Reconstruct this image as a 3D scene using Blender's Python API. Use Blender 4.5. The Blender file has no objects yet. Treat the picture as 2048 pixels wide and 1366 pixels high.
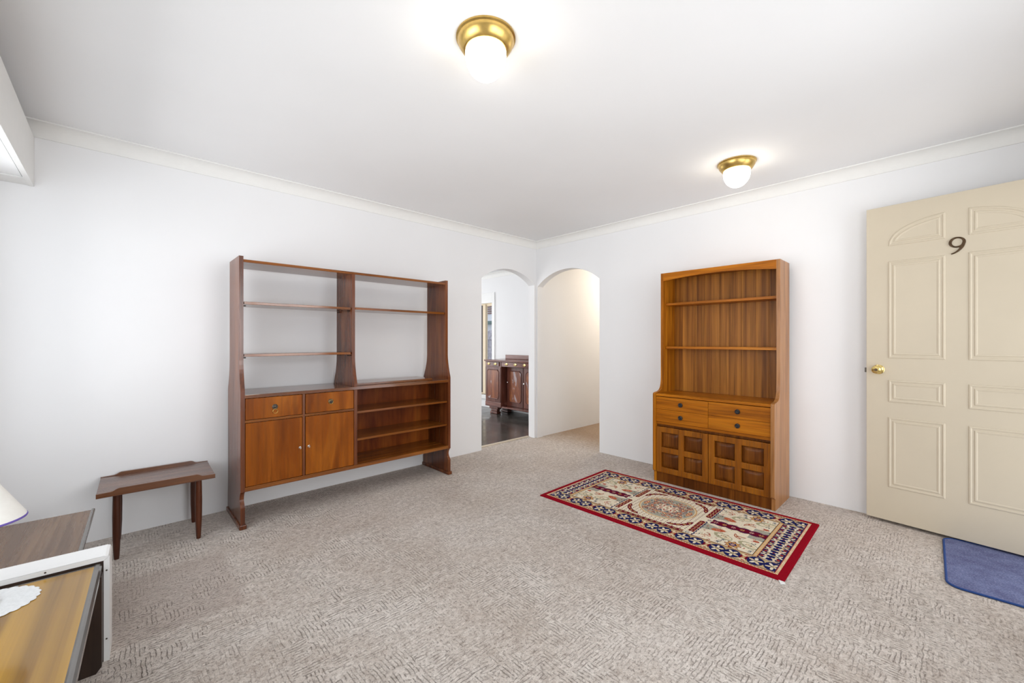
import bpy, bmesh, math, random
import numpy as np
from mathutils import Vector, Matrix
random.seed(7)
scene = bpy.context.scene
COL = scene.collection
PI = math.pi

# ------------------------------------------------------------------ camera, world, lights, exposure
cam_d = bpy.data.cameras.new('camera'); cam = bpy.data.objects.new('camera', cam_d); COL.objects.link(cam)
cam.location = (3.7165, 3.4757, 1.1805); cam.rotation_euler = (PI / 2, 0, math.radians(136.43))
cam_d.sensor_width = 36.0; cam_d.lens = 827.5 / 2048 * 36; cam_d.clip_start = 0.02; cam_d.clip_end = 100
scene.camera = cam
vs = scene.view_settings
vs.view_transform = 'Standard'; vs.look = 'None'; vs.gamma = 1.0; vs.use_curve_mapping = False
vs.exposure = 0.28

world = bpy.data.worlds.new('world'); scene.world = world; world.use_nodes = True
bg = world.node_tree.nodes['Background']; bg.inputs[0].default_value = (0.86, 0.92, 1.0, 1); bg.inputs[1].default_value = 0.85

def area(name, loc, rot, sx, sy, power, col=(1, 1, 1)):
    l = bpy.data.lights.new(name, 'AREA'); l.shape = 'RECTANGLE'; l.size = sx; l.size_y = sy; l.energy = power; l.color = col
    o = bpy.data.objects.new(name, l); COL.objects.link(o); o.location = loc; o.rotation_euler = rot
    return o
# daylight of side window and open door; front window is unseen, added as fill
area('daylight_side_window', (4.30, 1.55, 1.30), (0, PI / 2, 0), 1.45, 2.5, 10, (0.93, 0.97, 1.0))
area('front_window_fill', (2.35, 4.02, 1.35), (-PI / 2, 0, 0), 2.0, 1.3, 20, (0.95, 0.975, 1.0))
area('daylight_front_door', (0.62, 4.05, 1.05), (-PI / 2, 0, 0), 0.80, 1.95, 2.5, (0.97, 0.98, 1.0))
# added fill lamps outside, aimed up through the two windows to brighten the ceiling
area('ceiling_fill_side', (9.3, 1.6, -0.75), (0, PI / 2 + math.radians(22), 0), 2.6, 5.0, 225, (0.97, 0.98, 1.0))
area('ceiling_fill_front', (2.2, 9.0, -0.75), (-PI / 2 - math.radians(22), 0, 0), 5.0, 2.6, 110, (0.98, 0.985, 1.0))
# added fill lamps beyond the two windows, for lower walls and floor
area('low_fill_side', (9.3, 1.6, 1.9), (0, PI / 2 - math.radians(6), 0), 2.2, 5.0, 112, (0.97, 0.985, 1.0))
area('low_fill_front', (2.2, 9.0, 1.9), (-PI / 2 + math.radians(6), 0, 0), 5.0, 2.2, 122, (0.98, 0.99, 1.0))
area('dining_fill_end', (1.0, -4.15, 1.2), (PI / 2, 0, 0), 2.6, 1.9, 40, (0.98, 0.99, 1.0))  # added lamp brightening the dining room; no doors are built here
area('dining_fill_side', (3.12, -1.9, 1.25), (0, PI / 2, 0), 1.7, 2.4, 36, (0.99, 0.99, 1.0))  # added lamp before the closed left wall, brightening the sideboard
hl = bpy.data.lights.new('hall_light', 'POINT'); hl.energy = 24; hl.color = (1.0, 0.86, 0.68); hl.shadow_soft_size = 0.08
ho = bpy.data.objects.new('hall_light', hl); COL.objects.link(ho); ho.location = (-1.9, 0.62, 2.18)

# ------------------------------------------------------------------ material helpers
class NT:
    def __init__(s, name):
        s.m = bpy.data.materials.new(name); s.m.use_nodes = True; s.t = s.m.node_tree
        s.b = s.t.nodes['Principled BSDF']
    def n(s, kind, **kw):
        nd = s.t.nodes.new(kind)
        for k, v in kw.items(): setattr(nd, k, v)
        return nd
    def l(s, a, b): s.t.links.new(a, b)
    def val(s, sock, v): sock.default_value = v
    def math(s, op, a, b=None, c=None):
        nd = s.n('ShaderNodeMath', operation=op)
        for i, v in enumerate((a, b, c)):
            if v is None: continue
            if isinstance(v, (int, float)): nd.inputs[i].default_value = v
            else: s.l(v, nd.inputs[i])
        return nd.outputs[0]
    def maprange(s, v, a, b, c, d, smooth=False):
        nd = s.n('ShaderNodeMapRange'); nd.interpolation_type = 'SMOOTHSTEP' if smooth else 'LINEAR'
        s.l(v, nd.inputs[0])
        for i, x in zip((1, 2, 3, 4), (a, b, c, d)): nd.inputs[i].default_value = x
        return nd.outputs[0]
    def mix(s, f, a, b, blend='MIX'):
        nd = s.n('ShaderNodeMix', data_type='RGBA', blend_type=blend)
        if isinstance(f, (int, float)): nd.inputs[0].default_value = f
        else: s.l(f, nd.inputs[0])
        for i, v in ((6, a), (7, b)):
            if isinstance(v, tuple): nd.inputs[i].default_value = v if len(v) == 4 else v + (1,)
            else: s.l(v, nd.inputs[i])
        return nd.outputs[2]
    def noise(s, vec, scale, detail=4, rough=0.55, dist=0.0):
        nd = s.n('ShaderNodeTexNoise'); nd.inputs['Scale'].default_value = scale; nd.inputs['Detail'].default_value = detail
        nd.inputs['Roughness'].default_value = rough; nd.inputs['Distortion'].default_value = dist
        if vec is not None: s.l(vec, nd.inputs['Vector'])
        return nd
    def ramp(s, v, stops):
        nd = s.n('ShaderNodeValToRGB'); e = nd.color_ramp.elements
        while len(e) < len(stops): e.new(0.5)
        for el, (p, c) in zip(e, stops): el.position = p; el.color = c if len(c) == 4 else c + (1,)
        s.l(v, nd.inputs[0]); return nd.outputs[0]
    def bump(s, h, strength, dist):
        nd = s.n('ShaderNodeBump'); nd.inputs['Strength'].default_value = strength; nd.inputs['Distance'].default_value = dist
        s.l(h, nd.inputs['Height']); s.l(nd.outputs[0], s.b.inputs['Normal'])
    def setp(s, **kw):
        for k, v in kw.items(): s.b.inputs[k].default_value = v

def srgb(r, g, b):
    f = lambda c: (c / 255) / 12.92 if c / 255 <= 0.04045 else ((c / 255 + 0.055) / 1.055) ** 2.4
    return (f(r), f(g), f(b))

def plain(name, col, rough=0.5, metal=0.0, spec=0.5, noise=0.0, nscale=20, bump=0.0, bscale=200):
    k = NT(name); k.setp(Roughness=rough, Metallic=metal); k.b.inputs['Specular IOR Level'].default_value = spec
    tc = k.n('ShaderNodeTexCoord').outputs['Object']
    nz = k.noise(tc, nscale, 5)
    lo = tuple(c * (1 - noise) for c in col); hi = tuple(min(1, c * (1 + noise)) for c in col)
    k.l(k.ramp(nz.outputs[0], [(0.3, lo), (0.7, hi)]), k.b.inputs['Base Color'])
    if bump: k.bump(k.noise(tc, bscale, 3).outputs[0], bump, 0.002)
    return k.m

def wood(name, dark, mid, light, axis=2, across=20, rough=0.33, fine=0.35, along=1.0, spec=0.5, bands=0.0, ior=1.5):
    k = NT(name); k.setp(Roughness=rough, IOR=ior); k.b.inputs['Specular IOR Level'].default_value = spec
    tc = k.n('ShaderNodeTexCoord').outputs['Object']
    oi = k.n('ShaderNodeObjectInfo').outputs['Random']
    off = k.n('ShaderNodeCombineXYZ'); r7 = k.math('MULTIPLY', oi, 7.3)
    for i in range(3): k.l(r7, off.inputs[i])
    va = k.n('ShaderNodeVectorMath', operation='ADD'); k.l(tc, va.inputs[0]); k.l(off.outputs[0], va.inputs[1])
    def mp(al, ac):
        m = k.n('ShaderNodeMapping'); sc = [ac] * 3; sc[axis] = al
        m.inputs['Scale'].default_value = sc; k.l(va.outputs[0], m.inputs['Vector']); return m.outputs[0]
    n1 = k.noise(mp(along, across * 0.45), 1.0, 5, 0.55, 1.2).outputs[0]
    n2 = k.noise(mp(along * 2.2, across * 5), 1.0, 4, 0.6, 0.3).outputs[0]
    c1 = k.ramp(n1, [(0.28, dark), (0.5, mid), (0.74, light)])
    f2 = k.ramp(n2, [(0.34, (1 - fine * 1.25,) * 3), (0.60, (1, 1, 1))])
    c = k.mix(1.0, c1, f2, 'MULTIPLY')
    if bands:
        n3 = k.noise(mp(along * 0.15, across * 0.9), 1.0, 1, 0.4, 0.0).outputs[0]
        c = k.mix(bands, c, k.ramp(n3, [(0.38, dark), (0.62, light)]))
    k.l(c, k.b.inputs['Base Color'])
    k.l(k.maprange(n2, 0.2, 0.8, rough + 0.08, rough - 0.04), k.b.inputs['Roughness'])
    k.bump(n2, 0.08, 0.001)
    return k.m

M = {}
M['wall'] = plain('white_wall_paint', (0.85, 0.85, 0.855), 0.65, spec=0.25, noise=0.012, nscale=1.5, bump=0.04, bscale=90)
M['ceiling'] = plain('white_ceiling_paint', (0.86, 0.86, 0.86), 0.8, spec=0.15, noise=0.012, nscale=1.5, bump=0.03, bscale=120)
M['cornice'] = plain('white_cornice_plaster', (0.86, 0.855, 0.83), 0.6, spec=0.25, noise=0.01)
M['white_gloss'] = plain('white_enamel', (0.86, 0.86, 0.85), 0.3, noise=0.01)
M['pelmet'] = plain('off_white_board', (0.82, 0.815, 0.79), 0.5, noise=0.015)
M['dark_gap'] = plain('dark_gap_shade', (0.05, 0.05, 0.055), 0.7)
M['brass'] = plain('aged_brass', (0.62, 0.42, 0.13), 0.3, 1.0, noise=0.15, nscale=30)
M['bright_brass'] = plain('polished_brass', (0.86, 0.66, 0.25), 0.16, 1.0, noise=0.05)
M['dark_brass'] = plain('dark_antique_metal', (0.10, 0.085, 0.07), 0.4, 0.8, noise=0.3, nscale=120)
M['steel'] = plain('bright_steel', (0.75, 0.73, 0.70), 0.25, 1.0)
M['black_knob'] = plain('black_knob_plastic', (0.012, 0.012, 0.015), 0.28)
M['bronze'] = plain('bronze_number', (0.075, 0.04, 0.015), 0.38, 0.5, noise=0.3, nscale=90)
M['door_paint'] = plain('beige_door_paint', srgb(206, 194, 172), 0.5, spec=0.35, noise=0.03, nscale=2.5, bump=0.05, bscale=260)
M['mahogany'] = wood('mahogany_upright', (0.085, 0.019, 0.006), (0.165, 0.044, 0.012), (0.27, 0.085, 0.022), 2, 16, 0.22, spec=0.5)
M['mahogany_x'] = wood('mahogany_lengthwise', (0.13, 0.034, 0.005), (0.245, 0.074, 0.010), (0.37, 0.125, 0.018), 0, 22, 0.10, spec=0.55)
M['mahogany_door'] = wood('mahogany_figured_veneer', (0.12, 0.025, 0.003), (0.265, 0.067, 0.006), (0.46, 0.142, 0.013), 2, 9, 0.26, 0.25, bands=0.12, spec=0.15)
M['mahogany_red'] = wood('mahogany_red_back', (0.11, 0.020, 0.004), (0.21, 0.047, 0.007), (0.33, 0.092, 0.012), 2, 8, 0.34, 0.2, spec=0.15)
M['teak'] = wood('teak_upright', (0.24, 0.066, 0.004), (0.46, 0.15, 0.009), (0.62, 0.24, 0.015), 2, 26, 0.32, 0.35, spec=0.15)
M['teak_pale'] = wood('teak_side_veneer', (0.25, 0.095, 0.026), (0.40, 0.17, 0.05), (0.50, 0.235, 0.08), 2, 26, 0.30, 0.25, spec=0.35)
M['teak_y'] = wood('teak_lengthwise', (0.23, 0.062, 0.003), (0.44, 0.135, 0.006), (0.60, 0.21, 0.011), 1, 30, 0.28, 0.3, spec=0.15)
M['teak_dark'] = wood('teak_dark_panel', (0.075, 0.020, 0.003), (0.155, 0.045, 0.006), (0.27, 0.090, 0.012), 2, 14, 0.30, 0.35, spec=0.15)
M['teak_plank'] = wood('teak_back_veneer', (0.17, 0.055, 0.008), (0.36, 0.13, 0.018), (0.56, 0.23, 0.035), 2, 24, 0.34, 0.45, along=0.8, bands=0.35, spec=0.15)
M['teak_frame'] = wood('teak_door_frame', (0.15, 0.042, 0.004), (0.285, 0.088, 0.007), (0.42, 0.15, 0.013), 2, 20, 0.26, 0.3, spec=0.2)
M['stool_wood'] = wood('stool_teak', (0.07, 0.022, 0.007), (0.13, 0.042, 0.012), (0.21, 0.075, 0.02), 0, 24, 0.28, 0.3, spec=0.8)
M['stool_seat'] = wood('polished_stool_seat', (0.09, 0.034, 0.018), (0.15, 0.062, 0.034), (0.22, 0.095, 0.05), 0, 24, 0.26, 0.25, spec=0.5, ior=2.0)
M['mahogany_polish'] = wood('polished_mahogany_top', (0.11, 0.030, 0.006), (0.20, 0.060, 0.012), (0.30, 0.10, 0.02), 0, 22, 0.08, spec=0.5, ior=1.9)
M['stool_leg'] = wood('stool_leg_wood', (0.04, 0.010, 0.004), (0.075, 0.019, 0.007), (0.13, 0.036, 0.012), 2, 18, 0.28, 0.2, spec=0.4)
M['table_wood'] = wood('striped_table_veneer', (0.11, 0.050, 0.012), (0.33, 0.165, 0.022), (0.60, 0.34, 0.045), 1, 24, 0.10, 0.12, along=0.25, spec=0.6, bands=0.45)
M['table_wood_brown'] = wood('brown_table_veneer', (0.085, 0.042, 0.020), (0.14, 0.072, 0.034), (0.20, 0.108, 0.050), 1, 14, 0.25, 0.2, along=0.5)
M['table_edge'] = wood('table_edge_wood', (0.20, 0.075, 0.012), (0.30, 0.12, 0.02), (0.38, 0.16, 0.03), 0, 30, 0.3, 0.2)
M['dark_leg'] = wood('dark_leg_panel', (0.022, 0.012, 0.008), (0.04, 0.022, 0.014), (0.065, 0.036, 0.022), 2, 16, 0.4, 0.2)
M['clear_edge'] = plain('polished_clear_edge', (0.17, 0.16, 0.15), 0.10, 0.3, noise=0.05)
M['lace'] = plain('white_lace', (0.85, 0.87, 0.88), 0.8, noise=0.06, nscale=120, bump=0.5, bscale=260)
M['purple_trim'] = plain('purple_ribbon', srgb(110, 90, 178), 0.6, noise=0.05)
M['cream_timber'] = plain('cream_window_timber', srgb(232, 214, 184), 0.5, noise=0.03)
M['mat_edge'] = plain('navy_edging', srgb(20, 62, 128), 0.7, noise=0.1, nscale=200)
M['strip'] = plain('cream_threshold_strip', srgb(205, 192, 172), 0.45, noise=0.04)
M['fence'] = plain('weathered_fence_timber', (0.55, 0.52, 0.57), 0.8, noise=0.25, nscale=14)
M['gutter'] = plain('grey_green_gutter', (0.16, 0.23, 0.22), 0.5, noise=0.05)
M['outside_white'] = plain('white_render', (0.80, 0.82, 0.86), 0.8, noise=0.03)
M['louvre'] = plain('brown_louvre', (0.30, 0.19, 0.17), 0.7, noise=0.1)
M['concrete'] = plain('outside_paving', (0.45, 0.44, 0.42), 0.85, noise=0.1)
M['tag'] = plain('white_tag', (0.85, 0.85, 0.83), 0.7)
M['screen'] = plain('dark_brown_screen', (0.035, 0.022, 0.02), 0.6)
M['cushion'] = plain('dark_brown_timber_foot', (0.085, 0.065, 0.05), 0.5, noise=0.1)

def m_shade():
    k = NT('cream_lampshade_fabric'); k.setp(Roughness=0.8)
    tc = k.n('ShaderNodeTexCoord').outputs['Object']
    k.l(k.ramp(k.noise(tc, 60, 3).outputs[0], [(0.3, (0.91, 0.90, 0.855)), (0.7, (0.94, 0.935, 0.89))]), k.b.inputs['Base Color'])
    k.bump(k.noise(tc, 300, 2).outputs[0], 0.1, 0.001)
    return k.m
M['shade'] = m_shade()

def m_globe():
    k = NT('lit_opal_glass'); k.setp(Roughness=0.25); k.b.inputs['Base Color'].default_value = (0.95, 0.94, 0.9, 1)
    k.b.inputs['Emission Color'].default_value = (1.0, 0.93, 0.80, 1); k.b.inputs['Emission Strength'].default_value = 11.0
    return k.m
M['globe'] = m_globe()

def m_glass():
    k = NT('window_glass'); k.setp(Roughness=0.0, IOR=1.02); k.b.inputs['Transmission Weight'].default_value = 1.0
    k.b.inputs['Base Color'].default_value = (0.97, 0.98, 0.99, 1)
    return k.m
M['glass'] = m_glass()

def m_carpet():
    k = NT('taupe_textured_carpet'); k.setp(Roughness=0.95); k.b.inputs['Specular IOR Level'].default_value = 0.08
    g = k.n('ShaderNodeTexCoord').outputs['Object']
    # slightly wobbly coordinates
    wob = k.noise(g, 15, 3)
    sub = k.n('ShaderNodeVectorMath', operation='SUBTRACT'); k.l(wob.outputs['Color'], sub.inputs[0]); sub.inputs[1].default_value = (0.5, 0.5, 0.5)
    scl = k.n('ShaderNodeVectorMath', operation='SCALE'); k.l(sub.outputs[0], scl.inputs[0]); scl.inputs['Scale'].default_value = 0.026
    add = k.n('ShaderNodeVectorMath', operation='ADD'); k.l(g, add.inputs[0]); k.l(scl.outputs[0], add.inputs[1])
    sx = k.n('ShaderNodeSeparateXYZ'); k.l(add.outputs[0], sx.inputs[0]); x, y = sx.outputs[0], sx.outputs[1]
    vo = k.n('ShaderNodeTexVoronoi', voronoi_dimensions='2D', distance='CHEBYCHEV'); vo.inputs['Scale'].default_value = 11.0; vo.inputs['Randomness'].default_value = 0.9
    k.l(add.outputs[0], vo.inputs['Vector'])
    sc = k.n('ShaderNodeSeparateColor'); k.l(vo.outputs['Color'], sc.inputs[0])
    pick = k.math('GREATER_THAN', sc.outputs[0], 0.5)
    def lines(c):
        p = k.math('PINGPONG', c, 0.0072)
        return k.maprange(p, 0.0003, 0.0026, 1.0, 0.0, True)
    lx, ly = lines(x), lines(y)
    a = k.math('MULTIPLY', lx, pick); inv = k.math('SUBTRACT', 1.0, pick); b = k.math('MULTIPLY', ly, inv)
    ln = k.math('ADD', a, b)
    brk = k.maprange(k.noise(g, 30, 2).outputs[0], 0.42, 0.56, 0.0, 1.0)
    zone = k.maprange(k.noise(g, 3.2, 3).outputs[0], 0.38, 0.60, 0.25, 1.0)
    ln = k.math('MULTIPLY', k.math('MULTIPLY', ln, brk), zone)
    fleck = k.maprange(k.noise(g, 75, 4, 0.75).outputs[0], 0.53, 0.66, 0.0, 1.0)
    speck = k.noise(g, 34, 5, 0.75).outputs[0]
    tuft = k.noise(g, 170, 3, 0.65).outputs[0]
    big = k.noise(g, 1.6, 4, 0.6, 0.4).outputs[0]; mid = k.noise(g, 6.5, 5, 0.7).outputs[0]
    base = k.ramp(big, [(0.34, (0.350, 0.285, 0.235)), (0.48, (0.455, 0.398, 0.352)), (0.64, (0.575, 0.530, 0.490))])  # random patches: soil browns, paler greys also standing in for window-lit carpet
    c = k.mix(0.35, base, k.ramp(mid, [(0.36, (0.37, 0.310, 0.265)), (0.64, (0.60, 0.545, 0.50))]))
    c = k.mix(0.45, c, k.ramp(speck, [(0.36, (0.30, 0.25, 0.215)), (0.60, (0.62, 0.57, 0.52))]))
    # worn brown hallway entrance and soiled patch in front of it
    sep = k.n('ShaderNodeSeparateXYZ'); k.l(g, sep.inputs[0])
    hx = k.maprange(k.math('ADD', sep.outputs[0], k.math('MULTIPLY', mid, 0.5)), 0.35, -0.35, 0.0, 1.0, True)
    c = k.mix(k.math('MULTIPLY', hx, 0.8), c, (0.31, 0.205, 0.125))
    # vacuum mark: sheen of the brushed pile painted in as a darker rectangle
    dx = k.maprange(k.math('ABSOLUTE', k.math('SUBTRACT', sep.outputs[0], 3.62)), 0.30, 0.36, 1.0, 0.0, True)
    dy = k.maprange(k.math('ABSOLUTE', k.math('SUBTRACT', k.math('ADD', sep.outputs[1], k.math('MULTIPLY', mid, 0.08)), 1.02)), 0.28, 0.33, 1.0, 0.0, True)
    c = k.mix(k.math('MULTIPLY', k.math('MULTIPLY', dx, dy), 0.55), c, (0.345, 0.285, 0.25))
    c = k.mix(k.math('MULTIPLY', fleck, 0.62), c, (0.17, 0.135, 0.112))
    c = k.mix(k.math('MULTIPLY', ln, 0.58), c, (0.115, 0.09, 0.073))
    c = k.mix(0.5, c, k.ramp(tuft, [(0.3, (0.5, 0.5, 0.5)), (0.7, (1.0, 1.0, 1.0))]), 'MULTIPLY')
    hsv = k.n('ShaderNodeHueSaturation'); hsv.inputs['Saturation'].default_value = 0.95; hsv.inputs['Value'].default_value = 1.5
    k.l(c, hsv.inputs['Color'])
    k.l(hsv.outputs[0], k.b.inputs['Base Color'])
    h = k.math('SUBTRACT', k.math('ADD', k.math('MULTIPLY', tuft, 0.6), mid), k.math('ADD', k.math('MULTIPLY', ln, 0.8), k.math('MULTIPLY', fleck, 0.35)))
    k.bump(h, 0.75, 0.008)
    return k.m
M['carpet'] = m_carpet()

def m_vinyl():
    k = NT('dark_polished_vinyl'); k.setp(Roughness=0.16)
    g = k.n('ShaderNodeTexCoord').outputs['Object']
    k.l(k.ramp(k.noise(g, 2.2, 6, 0.6, 0.6).outputs[0], [(0.35, (0.045, 0.040, 0.035)), (0.65, (0.11, 0.10, 0.09))]), k.b.inputs['Base Color'])
    k.l(k.maprange(k.noise(g, 6, 4).outputs[0], 0.3, 0.7, 0.10, 0.26), k.b.inputs['Roughness'])
    return k.m
M['vinyl'] = m_vinyl()

def m_bleached():
    k = NT('bleached_dark_mahogany'); k.setp(Roughness=0.3)
    g = k.n('ShaderNodeTexCoord').outputs['Object']
    mp = k.n('ShaderNodeMapping'); mp.inputs['Scale'].default_value = (5, 5, 1.4); k.l(g, mp.inputs[0])
    base = k.ramp(k.noise(mp.outputs[0], 2, 5, 0.55, 1).outputs[0], [(0.3, (0.10, 0.026, 0.012)), (0.55, (0.23, 0.065, 0.022)), (0.75, (0.38, 0.13, 0.04))])
    mp2 = k.n('ShaderNodeMapping'); mp2.inputs['Scale'].default_value = (9, 9, 4.0); mp2.inputs['Location'].default_value = (3.1, 2.2, 0.4); k.l(g, mp2.inputs[0])
    bl = k.maprange(k.noise(mp2.outputs[0], 1.0, 3, 0.5, 0.7).outputs[0], 0.60, 0.70, 0.0, 0.85, True)
    k.l(k.mix(bl, base, (0.50, 0.44, 0.46)), k.b.inputs['Base Color'])
    return k.m
M['bleached'] = m_bleached()
M['dark_mahog'] = wood('dark_red_mahogany', (0.070, 0.020, 0.014), (0.14, 0.042, 0.026), (0.24, 0.090, 0.060), 2, 14, 0.28, 0.25)
M['dark_mahog_y'] = wood('dark_red_mahogany_lengthwise', (0.10, 0.030, 0.022), (0.19, 0.065, 0.045), (0.30, 0.13, 0.10), 1, 14, 0.15, 0.25)

def m_rug():
    k = NT('woven_rug'); k.setp(Roughness=0.95); k.b.inputs['Specular IOR Level'].default_value = 0.05
    a = k.n('ShaderNodeAttribute', attribute_name='weave'); g = k.n('ShaderNodeTexCoord').outputs['Object']
    nz = k.noise(g, 320, 2).outputs[0]
    k.l(k.mix(0.5, a.outputs['Color'], k.ramp(nz, [(0.3, (0.6, 0.6, 0.6)), (0.7, (1, 1, 1))]), 'MULTIPLY'), k.b.inputs['Base Color'])
    k.bump(nz, 0.4, 0.002)
    return k.m
M['rug'] = m_rug()

def m_mat():
    k = NT('blue_mat_pile'); k.setp(Roughness=0.95); k.b.inputs['Specular IOR Level'].default_value = 0.05
    g = k.n('ShaderNodeTexCoord').outputs['Object']
    c = k.ramp(k.noise(g, 130, 4, 0.7).outputs[0], [(0.3, srgb(62, 68, 106)), (0.55, srgb(108, 114, 152)), (0.75, srgb(166, 168, 190))])
    c = k.mix(0.35, c, k.ramp(k.noise(g, 12, 4).outputs[0], [(0.35, srgb(88, 86, 116)), (0.65, srgb(134, 142, 176))]))
    k.l(c, k.b.inputs['Base Color']); k.bump(k.noise(g, 260, 3).outputs[0], 0.5, 0.003)
    return k.m
M['mat'] = m_mat()

# ------------------------------------------------------------------ mesh helpers
class MB:
    def __init__(s): s.v = []; s.f = []
    def add(s, vs_, fs_):
        o = len(s.v); s.v += [tuple(p) for p in vs_]; s.f += [tuple(i + o for i in f) for f in fs_]; return s
    def box(s, x0, x1, y0, y1, z0, z1, bev=0.0):
        if bev <= 0:
            vs_ = [(x, y, z) for z in (z0, z1) for y in (y0, y1) for x in (x0, x1)]
            return s.add(vs_, [(0, 2, 3, 1), (4, 5, 7, 6), (0, 1, 5, 4), (2, 6, 7, 3), (0, 4, 6, 2), (1, 3, 7, 5)])
        bm = bmesh.new(); bmesh.ops.create_cube(bm, size=1)
        for v in bm.verts: v.co = Vector(((x0 + x1) / 2 + v.co.x * (x1 - x0), (y0 + y1) / 2 + v.co.y * (y1 - y0), (z0 + z1) / 2 + v.co.z * (z1 - z0)))
        bmesh.ops.bevel(bm, geom=bm.edges[:], offset=bev, segments=2, profile=0.5, affect='EDGES')
        bm.verts.index_update()
        s.add([v.co[:] for v in bm.verts], [[v.index for v in f.verts] for f in bm.faces]); bm.free(); return s
    def prism(s, pts, axis, a0, a1):
        # pts: closed outline in the two other axes (cyclic order), extruded along axis
        def P(p, a):
            if axis == 0: return (a, p[0], p[1])
            if axis == 1: return (p[0], a, p[1])
            return (p[0], p[1], a)
        n = len(pts); vs_ = [P(p, a0) for p in pts] + [P(p, a1) for p in pts]
        fs_ = [tuple(range(n))[::-1], tuple(range(n, 2 * n))] + [(i, (i + 1) % n, n + (i + 1) % n, n + i) for i in range(n)]
        return s.add(vs_, fs_)
    def lathe(s, prof, c=(0, 0, 0), n=24, axis=2):
        vs_ = []; fs_ = []
        for r, h in prof:
            for i in range(n):
                a = 2 * PI * i / n; p = [r * math.cos(a), r * math.sin(a)]
                q = (p[0], p[1], h) if axis == 2 else ((h, p[0], p[1]) if axis == 0 else (p[1], h, p[0]))
                vs_.append((c[0] + q[0], c[1] + q[1], c[2] + q[2]))
        for j in range(len(prof) - 1):
            for i in range(n):
                fs_.append((j * n + i, j * n + (i + 1) % n, (j + 1) * n + (i + 1) % n, (j + 1) * n + i))
        if prof[0][0] > 1e-6: fs_.append(tuple(range(n))[::-1])
        if prof[-1][0] > 1e-6: fs_.append(tuple((len(prof) - 1) * n + i for i in range(n)))
        return s.add(vs_, fs_)
    def tube(s, pts, r, n=8, closed=False):
        pts = [Vector(p) for p in pts]; vs_ = []; fs_ = []; m = len(pts)
        for i, p in enumerate(pts):
            a = pts[(i - 1) % m] if (closed or i > 0) else p; b = pts[(i + 1) % m] if (closed or i < m - 1) else p
            d = (b - a).normalized(); up = Vector((0, 0, 1)) if abs(d.z) < 0.9 else Vector((1, 0, 0))
            u = d.cross(up).normalized(); w = d.cross(u)
            for j in range(n):
                t = 2 * PI * j / n; vs_.append(p + r * (math.cos(t) * u + math.sin(t) * w))
        for i in range(m if closed else m - 1):
            for j in range(n):
                fs_.append((i * n + j, i * n + (j + 1) % n, ((i + 1) % m) * n + (j + 1) % n, ((i + 1) % m) * n + j))
        if not closed: fs_ += [tuple(range(n))[::-1], tuple((m - 1) * n + j for j in range(n))]
        return s.add(vs_, fs_)
    def build(s, name, mat, parent=None, smooth=False, loc=None, rz=0.0):
        me = bpy.data.meshes.new(name); me.from_pydata(s.v, [], s.f)
        bm = bmesh.new(); bm.from_mesh(me); bmesh.ops.remove_doubles(bm, verts=bm.verts[:], dist=1e-6)
        bmesh.ops.recalc_face_normals(bm, faces=bm.faces[:]); bm.to_mesh(me); bm.free()
        if smooth:
            for p in me.polygons: p.use_smooth = True
            me.set_sharp_from_angle(angle=math.radians(38))
        me.materials.append(M[mat] if isinstance(mat, str) else mat)
        o = bpy.data.objects.new(name, me); COL.objects.link(o)
        if parent is not None: o.parent = parent
        if loc is not None: o.location = loc
        if rz: o.rotation_euler = (0, 0, rz)
        return o

def tag(o, label=None, cat=None, group=None, kind=None):
    if label: o['label'] = label
    if cat: o['category'] = cat
    if group: o['group'] = group
    if kind: o['kind'] = kind
    return o
def thing(name, label, cat, loc=(0, 0, 0), rz=0.0, group=None):
    o = bpy.data.objects.new(name, None); COL.objects.link(o); o.location = loc; o.rotation_euler = (0, 0, rz)
    o.empty_display_size = 0.1
    return tag(o, label, cat, group)
def struct(name, mb, mat, label=None, parent=None):
    o = mb.build(name, mat, parent)
    if parent is None: o['kind'] = 'structure'
    if label: o['label'] = label
    return o
def copy_tree(o, parent=None):
    c = o.copy(); COL.objects.link(c); c.parent = parent
    for ch in list(o.children): copy_tree(ch, c)
    return c
def arc(cx, cz, r, a0, a1, n):
    return [(cx + r * math.cos(a0 + (a1 - a0) * i / n), cz + r * math.sin(a0 + (a1 - a0) * i / n)) for i in range(n + 1)]
def bez(p0, p1, p2, p3, n=10):
    out = []
    for i in range(n + 1):
        t = i / n; k = 1 - t
        out.append(tuple(k ** 3 * a + 3 * k * k * t * b + 3 * k * t * t * c + t ** 3 * d for a, b, c, d in zip(p0, p1, p2, p3)))
    return out

# ------------------------------------------------------------------ the setting
H = 2.387          # ceiling height
XB, YF = 4.27, 3.96  # window wall and front wall
def arch_pts(a0, a1, spring, peak, n=24):
    h = (a1 - a0) / 2; rise = peak - spring; r = (h * h + rise * rise) / (2 * rise); cz = peak - r
    t0 = math.atan2(spring - cz, -h); t1 = math.atan2(spring - cz, h)
    return arc((a0 + a1) / 2, cz, r, t0, t1, n)
struct('floor', MB().box(-3.3, XB + 0.1, -0.10, YF + 0.1, -0.10, 0.0), 'carpet', 'taupe textured loop carpet')
struct('floor_dining', MB().box(-1.2, 3.2, -4.3, -0.10, -0.10, -0.002), 'vinyl', 'dark polished floor beyond the left archway')
struct('ceiling', MB().box(-3.3, XB + 0.1, -0.10, YF + 0.1, H, H + 0.08), 'ceiling', 'white plaster ceiling')
struct('ceiling_dining', MB().box(-1.2, 3.2, -4.3, -0.10, H, H + 0.08), 'ceiling')
la = arch_pts(0.03, 0.866, 1.868, 2.015)
out = [(-3.3, 0), (0.03, 0)] + la + [(0.866, 0), (XB + 0.1, 0), (XB + 0.1, H), (-3.3, H)]
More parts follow.
